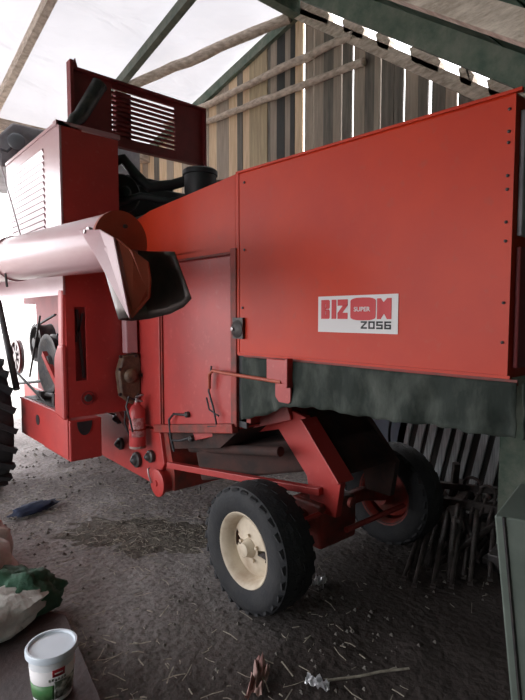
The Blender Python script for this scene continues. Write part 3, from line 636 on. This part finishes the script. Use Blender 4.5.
b = MB(); b.tube([(.84, 3.26, 3.16), (.90, 3.0, 2.80), (.92, 2.8, 2.58)], .010, 8); b.tube([(.86, Yc, 3.15), (.88, Yc+.2, 2.6)], .012, 8); b.build('cover_prop', MAROON, cv)
# exhaust
b = MB(); b.tube([(-.43, 3.18, 3.10), (-.43, 3.18, 3.17), (-.41, 3.18, 3.215), (-.37, 3.18, 3.25), (-.34, 3.18, 3.30), (-.21, 3.18, 3.53)], [.048, .048, .05, .052, .056, .060], 24)
b.lathe((-.21, 3.18, 3.53), (.50, 0, .87), [(0, .05), (0, .064), (.012, .062), (.012, .05), (-.04, .05), (-.04, 0)], 24); b.build('exhaust_pipe', DARKSTEEL, H)
# engine bay
b = MB(); b.box((0.05, 2.95, 2.42), (HX, 4.4, 2.52)); b.box((-.12, 3.4, 2.4), (HX, 4.4, 2.6)); eng = b.build('engine_deck', DARKSTEEL, H)
b = MB(); b.box((.05, 3.35, 2.52), (.75, 3.95, 2.86)); b.box((.12, 3.4, 2.86), (.6, 3.9, 2.95)); b.lathe((.02, 3.3, 2.74), (0, -1, 0), [(0, .16), (.06, .16), (.06, .05), (.1, .05), (.1, 0)], 24); b.build('engine_block', BLACK, eng, bevel=.03)
b = MB(); b.tube([(-.08, 3.3, 2.98), (.02, 3.25, 3.02), (.10, 3.2, 2.90), (.2, 3.15, 2.80), (.4, 3.1, 2.84), (.55, 3.02, 2.90)], .045, 14); b.build('intake_hose', BLACK, eng)
b = MB(); b.tube([(.62, 2.92, 2.84), (.78, 2.7, 2.74), (.98, 2.45, 2.72), (1.05, 2.30, 2.74)], .06, 16); b.build('intake_hose', BLACK, eng)
b = MB(); b.tube([(-.1, 3.25, 2.62), (.1, 3.1, 2.70), (.3, 2.98, 2.66), (.5, 2.9, 2.72)], .03, 12); b.build('coolant_hose', BLACK, eng)
b = MB(); b.tube([(.75, 3.05, 2.86), (1.1, 2.55, 2.82)], .075, 20); b.build('silencer', PLASTER, eng)
b = MB(); b.tube([(.55, 3.0, 2.55), (.55, 3.0, 2.80)], .05, 14); b.lathe((.56, 2.90, 2.74), (0, 0, 1), [(-.12, 0), (-.12, .13), (.16, .14), (.165, .15), (.20, .15), (.215, .13), (.225, .05), (.225, 0)], 32); b.build('air_filter', BLACK, eng)
b = MB(); b.tube([(1.0, 2.4, 2.58), (1.0, 2.2, 2.66), (1.05, 1.95, 2.70), (1.08, 1.7, 2.72), (1.05, 1.5, 2.66), (1.0, 1.45, 2.57)], .010, 8); b.build('fuel_line', BLACK, eng)
# --- gear case on the corner and pulley hubs under it
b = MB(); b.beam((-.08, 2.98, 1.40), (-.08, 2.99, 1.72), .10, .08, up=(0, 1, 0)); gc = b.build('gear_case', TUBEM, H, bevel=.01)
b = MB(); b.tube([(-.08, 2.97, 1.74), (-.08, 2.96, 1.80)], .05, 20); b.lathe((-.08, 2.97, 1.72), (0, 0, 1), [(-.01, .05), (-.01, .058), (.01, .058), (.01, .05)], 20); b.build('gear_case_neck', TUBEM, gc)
b = MB(); b.prism([(-.16, 2.94, 1.38), (-.02, 2.94, 1.40), (.0, 2.94, 1.30), (-.01, 2.94, 1.05), (-.08, 2.94, .98), (-.18, 2.94, 1.06), (-.2, 2.94, 1.25)], (0, .08, 0)); b.lathe((-.10, 2.93, 1.22), (0, -1, 0), [(0, .06), (.02, .055), (.03, .03), (.03, 0)], 20); b.build('gear_case_cover', OCHRE, gc, bevel=.015)
for x, z in ((-.19, 1.38), (-.06, 1.38), (-.2, 1.08), (-.04, 1.06), (-.20, 1.28), (-.01, 1.22)):
    b = MB(); b.lathe((x, 2.93, z), (0, -1, 0), [(0, .014), (.014, .014), (.014, 0)], 6); b.build('case_bolt', DARKSTEEL, gc)
for c, r in (((-.02, 3.32, .58), .055), ((-.02, 3.02, .50), .065), ((-.02, 2.78, .58), .05), ((-.02, 3.35, .80), .05)):
    b = MB(); b.lathe(c, (-1, 0, 0), [(-.01, r), (.012, r), (.02, r*.7), (.035, r*.6), (.05, r*.3), (.06, 0)], 18); b.build('bearing_hub', DARKSTEEL, H)
b = MB(); b.beam((-.08, 3.30, .93), (-.05, 2.95, .70), .04, .05); b.build('tensioner_arm', DIRTY, H)
b = MB(); b.tube([(-.12, 3.0, .93), (-.14, 2.98, .84), (-.10, 2.96, .70), (-.03, 2.9, .62)], .008, 8); b.build('hydraulic_hose', BLACK, H)
b = MB(); b.tube([(-.05, 2.74, .50), (-.07, 2.73, .50), (-.08, 2.70, .46), (-.07, 2.68, .40)], .007, 8); b.build('grease_line', STEEL, H)

# ================================================================== THINGS AROUND
# fire extinguisher, strapped on the column
F = empty('fire_extinguisher', (-.10, 2.84, .66)); tag(F, 'red fire extinguisher with pale label strapped upright to the side of the combine', 'fire extinguisher')
b = MB(); b.lathe((-.10, 2.84, .66), (0, 0, 1), [(0, .0), (0, .060), (.01, .064), (.28, .064), (.32, .05), (.345, .024), (.36, .022), (.36, 0)], 32); b.build('cylinder_body', EXT, F)
b = MB(); b.lathe((-.10, 2.84, .655), (0, 0, 1), [(0, 0), (0, .066), (.018, .066), (.018, .064)], 32); b.build('base_ring', PAPER, F)
b = MB()
vs = []; fs = []
for k in range(13):
    t = math.radians(-160+100*k/12)
    for z in (.75, .90): vs.append((-.10+.0655*math.cos(t), 2.84+.0655*math.sin(t), z))
for k in range(12): fs.append((2*k, 2*k+2, 2*k+3, 2*k+1))
b.add(vs, fs, 0, True); b.build('label', EXTL, F, solid=.0008)
b = MB(); b.lathe((-.10, 2.84, 1.015), (0, 0, 1), [(0, .018), (.04, .018), (.04, 0)], 16); b.beam((-.10, 2.85, 1.06), (-.10, 2.74, 1.09), .018, .01); b.beam((-.10, 2.84, 1.04), (-.10, 2.75, 1.035), .016, .008); b.build('valve_handle', STEEL, F)
b = MB(); b.tube([(-.12, 2.84, 1.04), (-.18, 2.82, 1.07), (-.21, 2.80, 1.0), (-.19, 2.78, .9), (-.17, 2.78, .8)], .008, 8); b.build('discharge_hose', BLACK, F)
b = MB(); b.lathe((-.10, 2.84, .80), (0, 0, 1), [(0, .065), (0, .068), (.014, .068), (.014, .065)], 28); b.box((-.06, 2.82, .80), (-.004, 2.86, .815)); b.build('strap', DIRTY, F)

# board on the floor
b = MB(); b.prism([(-2.1, 2.16, .045), (-1.16, 2.12, .045), (-1.02, 1.90, .045), (-1.20, .70, .045), (-2.1, .70, .045)], (0, 0, .03))
tag(b.build('floor_board', BOARD, bevel=.004), 'worn dark brown sheet lying on the dirt under bucket and sack', 'board')
# bucket
BK = empty('plastic_bucket', (-1.27, 1.355, .078)); tag(BK, 'small white plastic bucket with lid and green label, on the brown board', 'bucket')
c = V((-1.27, 1.355, .078)); TL = V((.06, -.02, 1)).normalized()
b = MB(); b.lathe(c, (0, 0, 1), [(.004, 0), (0, .070), (.006, .078), (.185, .094), (.19, .100), (.205, .100), (.205, .0)], 48); b.build('pail', PLASTIC, BK)
b = MB(); b.lathe(c, (0, 0, 1), [(.196, .1005), (.196, .106), (.216, .106), (.222, .102), (.222, .094), (.212, .090), (.212, 0)], 48); b.build('lid', LID, BK)
def wrap(name, a0, a1, z0, z1, m, e=.0012):
    b = MB(); vs = []; fs = []; n = 16
    for k in range(n+1):
        t = math.radians(a0+(a1-a0)*k/n)
        for z in (z0, z1):
            r = .0785+(z/.185)*.0155+e; vs.append((c.x+r*math.cos(t), c.y+r*math.sin(t), c.z+z))
    for k in range(n): fs.append((2*k, 2*k+2, 2*k+3, 2*k+1))
    b.add(vs, fs, 0, True); return b.build(name, m, BK, solid=.0006)
# the direction towards the camera is about -107 degrees
wrap('label', -200, -20, .025, .155, WHITE); wrap('label_green_band', -198, -105, .028, .092, LGREEN, .002); wrap('label_picture', -104, -30, .028, .105, LPHOTO, .002); wrap('label_red_tag', -108, -76, .128, .160, LRED, .0025)
tx = text_mesh('label_lettering', 'FARBA', .022, Matrix.Identity(4), STBLK, BK) if False else None
wrap('label_tag_line', -102, -82, .140, .146, WHITE, .003); 
for k, a in enumerate(range(-118, -70, 8)): wrap('label_print', a, a+5, .108+.002*(k % 2), .121, LPHOTO, .002)

# sacks
def blob(name, m, c, r, amp, seed, rot=0, sub=24, sq=2.05, fr=2.2):
    b = MB(); vs = []; fs = []; n, k = sub*2, sub; cr, sr = math.cos(rot), math.sin(rot)
    for j in range(k+1):
        ph = -PI/2+PI*j/k
        for i in range(n):
            t = 2*PI*i/n; e = 2/sq
            d = V((math.copysign(abs(math.cos(t))**e, math.cos(t))*math.cos(ph)**.8 if abs(ph) < PI/2-1e-6 else 0, math.copysign(abs(math.sin(t))**e, math.sin(t))*math.cos(ph)**.8 if abs(ph) < PI/2-1e-6 else 0, math.sin(ph)))
            w = 1+amp*noise.noise(d*fr+V((seed, 0, 0)))*1.4+amp*.7*noise.noise(d*fr*3+V((0, seed, 0)))+amp*.5*(abs(noise.noise(d*fr*5+V((seed, seed, 0))))-.3)
            p = V((d.x*r[0]*w, d.y*r[1]*w, d.z*r[2]*w)); p = V((p.x*cr-p.y*sr, p.x*sr+p.y*cr, p.z))
            q = V(c)+p; floor_ = c[2]-r[2]*.72
            if q.z < floor_: q.z = floor_+.2*(q.z-floor_)*0
            vs.append(q)
    for j in range(k):
        for i in range(n): fs.append((j*n+i, j*n+(i+1) % n, (j+1)*n+(i+1) % n, (j+1)*n+i))
    b.add(vs, fs, 0, True)
    return b.build(name, m, sharp=75)
S1 = blob('sack', SACKW, (-1.38, 2.02, .145), (.32, .20, .098), .16, 3, .3)
tag(S1, 'flattened dirty white woven sack lying on the brown board', 'sack')
S2 = blob('sack', SACKG, (-1.22, 2.16, .12), (.26, .17, .15), .2, 9, -.2)
tag(S2, 'dark green woven sack bunched behind the flat white sack', 'sack')
for i, (p, r, lab) in enumerate((((-1.36, 2.48, .17), (.24, .26, .23), 'tall crumpled white sack directly behind the green sack'), ((-1.22, 2.95, .14), (.20, .20, .19), 'middle crumpled white sack by the left edge of the dirt floor'), ((-1.28, 3.45, .12), (.20, .22, .16), 'farthest crumpled white sack, nearest the drive wheel'))):
    tag(blob('sack', SACKW, p, r, .15, 20+i*5, i*.6), lab, 'sack')

tag(blob('rag', FABBLUE, (-.62, 3.75, .03), (.20, .09, .04), .25, 41, .2, 14), 'dark blue rag crumpled on the bright floor by the drive wheel', 'rag')

# litter
def scrap(name, m, c, s, h, seed, lab, cat, rot=0):
    b = MB(); vs = []; fs = []; n = 9; cr, sr = math.cos(rot), math.sin(rot)
    for j in range(n+1):
        for i in range(n+1):
            u, v = (i/n-.5), (j/n-.5); k = 1+.35*noise.noise(V((u*3, v*3, seed)))
            x, y = u*s[0]*k, v*s[1]*k; z = h*abs(noise.noise(V((u*4, v*4, seed*1.7))))*2+.004
            vs.append((c[0]+x*cr-y*sr, c[1]+x*sr+y*cr, z+c[2]))
    for j in range(n):
        for i in range(n): a = j*(n+1)+i; fs.append((a, a+1, a+n+2, a+n+1))
    b.add(vs, fs); tag(b.build(name, m, solid=.0015), lab, cat)
scrap('foil_scrap', FOIL, (.36, 1.30, 0), (.10, .07, 0), .05, 3, 'crumpled silver foil scrap behind the near rear wheel', 'litter', .5)
scrap('foil_scrap', FOIL, (-.31, .70, 0), (.05, .11, 0), .05, 6, 'narrow silver foil scrap near the front end of the long stick', 'litter', .3)
scrap('torn_paper', PAPER, (-.49, .90, 0), (.07, .22, 0), .05, 11, 'pinkish torn paper strip lying below the cream wheel', 'litter', -.9)
b = MB(); b.tube([(-.26, .69, .01), (-.12, .60, .014), (-.02, .56, .01), (.10, .48, .012)], .006, 6); tag(b.build('stick', STRAW), 'long thin pale stick lying on dark dirt beside foil', 'stick')

# chaff patch and scattered straw, nobody could count
b = MB(); n = 90; vs = [(-.13, 2.72, .02)]; fs = []
rg = 9
for j in range(1, rg+1):
    for i in range(n):
        t = 2*PI*i/n; r = j/rg*(1+.45*noise.noise(V((math.cos(t)*2, math.sin(t)*2, 4)))+.30*noise.noise(V((math.cos(t)*6, math.sin(t)*6, 8)))); x = -.13+.62*r*math.cos(t)*.8-.1*r*math.sin(t); y = 2.72+.52*r*math.sin(t)-.30*r*math.cos(t)
        vs.append((x, y, .030*(1-(j/rg)**1.6)-.010+.018*noise.noise(V((x*11, y*11, 0)))+.008*noise.noise(V((x*30, y*30, 0)))))
for i in range(n): fs.append((0, 1+i, 1+(i+1) % n))
for j in range(rg-1):
    for i in range(n): fs.append((1+j*n+i, 1+(j+1)*n+i, 1+(j+1)*n+(i+1) % n, 1+j*n+(i+1) % n))
b.add(vs, fs, 0, True)
tag(b.build('chaff_pile', CHAFF), 'low dark patch of chaff and soil on the floor below the combine', 'chaff', kind='stuff')
b = MB()
def straw(x, y, L, w):
    a = random.uniform(0, 2*PI); e = random.uniform(-.12, .25); m_ = random.uniform(-.3, .3)
    z = .008+random.uniform(0, .014); p = V((x, y, z)); q = p+V((math.cos(a)*L*.5, math.sin(a)*L*.5, e*L*.4)); r = q+V((math.cos(a+m_)*L*.5, math.sin(a+m_)*L*.5, -e*L*.3))
    b.beam(p, q, w, w*.7); b.beam(q, r, w, w*.7)
for k in range(2400):
    x = random.uniform(-1.6, 1.6); y = random.uniform(.3, 6.5)
    if x > .2 and random.random() < .6: continue
    if noise.noise(V((x*1.8, y*1.8, 9))) < random.uniform(-.35, .35): continue
    straw(x, y, random.choice((.02, .03, .04, .06, .11)), random.uniform(.002, .0055))
for k in range(420):
    straw(random.gauss(-.10, .3), random.gauss(2.75, .28), random.choice((.03, .05, .08)), random.uniform(.002, .005))
for k in range(420):
    straw(random.uniform(-.9, 1.2), random.uniform(3.1, 4.8), random.choice((.03, .05, .08)), random.uniform(.002, .006))
tag(b.build('straw_litter', STRAW), 'loose pale straw bits scattered over the dirt floor', 'straw', kind='stuff')
b = MB()
for k in range(1500):
    x = random.uniform(-1.3, 1.5); y = random.choice((random.uniform(.5, 3), random.uniform(2.8, 6.0)))
    if noise.noise(V((x*2.2, y*2.2, 19))) < random.uniform(-.3, .4): continue
    r = random.uniform(.004, .016)*(1+.5*(y > 3)); t = [V((random.uniform(-1, 1), random.uniform(-1, 1), random.uniform(-.2, .8))).normalized()*r for _ in range(4)]
    q = V((x, y, .004)); b.add([q+V((r, 0, 0)), q+V((-r*.6, r*.8, 0)), q+V((-r*.6, -r*.8, 0)), q+V((random.uniform(-.3, .3)*r, 0, r*.9)), q+V((r*.3, r*.7, r*.5))], [(0, 4, 3), (4, 1, 3), (1, 2, 3), (2, 0, 3), (0, 1, 4), (0, 2, 1)])
tag(b.build('dirt_clods', mat('grey_clod', (.17, .155, .14), .95, (.09, .08, .07), 20)), 'small dirt clods and stones scattered over the floor', 'dirt clods', kind='stuff')

# iron rods piled by the far wheel
rods = [((.80, .97), (1.86, 1.36), .22, .018), ((.78, .88), (1.80, 1.30), .26, .016), ((.86, .80), (1.88, 1.24), .20, .018), ((.92, .98), (1.95, 1.42), .30, .02), ((.94, .72), (1.92, 1.16), .24, .016),
        ((1.02, .92), (1.94, 1.34), .16, .016), ((1.06, .66), (1.95, 1.04), .26, .018), ((1.12, .84), (2.02, 1.22), .32, .016), ((1.20, .60), (1.98, .92), .22, .016), ((1.22, .9), (2.04, 1.28), .20, .02)]
for k in range(12):
    x_, y_ = 1.05+.06*k+random.uniform(-.1, .1), .90-.03*k+random.uniform(-.15, .15)
    rods.append(((x_, y_), (x_+random.uniform(.45, .85), y_+random.uniform(-.15, .45)), random.uniform(.05, .24), .016))
proto = None
for i, (p, q, h, r) in enumerate(rods):
    P = V((p[0], p[1], .02)); Q = V((q[0], q[1], h)); d = Q-P; L = d.length
    if proto is None:
        b = MB(); b.tube([(0, 0, 0), (.33, 0, .004), (.66, 0, -.003), (1, 0, 0)], [.013, .020, .022, .022], 10); b.beam((.9, 0, 0), (1.02, 0, 0), .05, .03); b.beam((-.02, 0, 0), (.04, 0, 0), .03, .012); proto = o = b.build('iron_rod', RUST)
    else: o = proto.copy(); COL.objects.link(o)
    o.location = P; o.rotation_mode = 'QUATERNION'; o.rotation_quaternion = d.to_track_quat('X', 'Z'); o.scale = (L, 1, 1)
    tag(o, 'rusty dark iron tine rod in the leaning pile right of the far wheel', 'iron rod', 'iron rods leaning in a pile by the wall')
b = MB()
b.beam((1.72, 1.30, .22), (1.85, .72, .25), .07, .07); b.beam((1.80, 1.32, .32), (1.96, .78, .36), .05, .05); b.beam((1.9, 1.25, .0), (1.84, 1.18, .52), .05, .05); b.beam((2.0, .82, .0), (1.92, .84, .42), .05, .05)
b.beam((1.55, 1.15, .02), (1.9, 1.1, .30), .08, .10); b.beam((1.75, .75, .02), (1.95, .78, .32), .08, .08); b.tube(arc((1.86, 1.05, .36), .07, 0, PI*1.4, 14), .014, 8); b.tube(arc((1.84, .92, .34), .06, .5, PI*1.5, 12), .013, 8)
for k in range(9): y = .72+.07*k; b.tube([(1.84, y, .30), (1.72, y-.01, .20), (1.66, y-.03, .10), (1.70, y-.03, .02)], .013, 7)
tag(b.build('harrow_frame', RUST, bevel=.004), 'dark rusty harrow frame with curved tines standing against the slat wall', 'harrow frame')
b = MB(); b.beam((1.35, .52, 0.06), (2.05, .60, .10), .32, .12); b.box((1.4, .35, .0), (2.1, .75, .05)); tag(b.build('iron_plate', DARKSTEEL, bevel=.01), 'dark heavy iron plate lying on the floor beside the rod pile', 'iron plate')
for i, (p, r, lab) in enumerate((((2.18, 1.98, .08), (.15, .16, .11), 'pale rubble lump at wall foot just right of the far wheel'), ((2.22, 1.62, .07), (.13, .14, .09), 'pale rubble lump at the wall foot behind the harrow frame'), ((2.24, 1.22, .09), (.12, .17, .12), 'pale rubble lump at the wall foot right of the harrow frame'), ((2.22, .9, .07), (.12, .13, .10), 'rightmost pale rubble lump at the wall foot near the post'))):
    tag(blob('rubble_lump', STONE, p, r, .55, 60+i*7, i, 12, fr=3), lab, 'rubble')
# hanging cables behind the axle
for i, (pts, lab) in enumerate((([(.95, 1.30, 1.1), (1.2, 1.6, .93), (1.35, 1.75, .72), (1.3, 1.5, .50)], 'upper'), ([(.9, 1.35, 1.02), (1.15, 1.7, .90), (1.30, 1.85, .78), (1.3, 1.62, .5)], 'lower'), ([(1.0, 1.2, 1.15), (1.3, 1.4, .95), (1.38, 1.55, .80), (1.35, 1.45, .6)], ''))):
    b = MB(); P4 = [V(p) for p in pts]; cur = []
    for k in range(17):
        t = k/16; cur.append(P4[0]*(1-t)**3+P4[1]*3*t*(1-t)**2+P4[2]*3*t*t*(1-t)+P4[3]*t**3)
    b.tube(cur, .010, 8); b.build('brake_hose', BLACK, H)

# grey-green sheet metal hopper at the right edge and the post behind it
b = MB()
b.add([(.10, .10, .88), (.42, .13, .94), (.60, -.26, .94), (.28, -.34, .88), (.24, .06, 0), (.72, .22, 0), (.86, -.16, 0), (.36, -.36, 0)], [(0, 3, 2, 1), (0, 1, 5, 4), (1, 2, 6, 5), (2, 3, 7, 6), (3, 0, 4, 7), (4, 5, 6, 7)])
hp = b.build('metal_hopper', HOPPER, bevel=.008); tag(hp, 'grey-green sheet metal hopper standing at the right edge under the hood corner', 'hopper')
b = MB(); b.beam((.112, .065, .88), (.245, .025, .02), .010, .010); b.build('edge_seam', DARKSTEEL, hp)
b = MB(); b.box((1.50, .50, 0), (1.68, .70, 2.6)); tag(b.build('timber_post', OLDBEAM, bevel=.01), 'thick weathered timber post standing right of the slat wall', 'post')
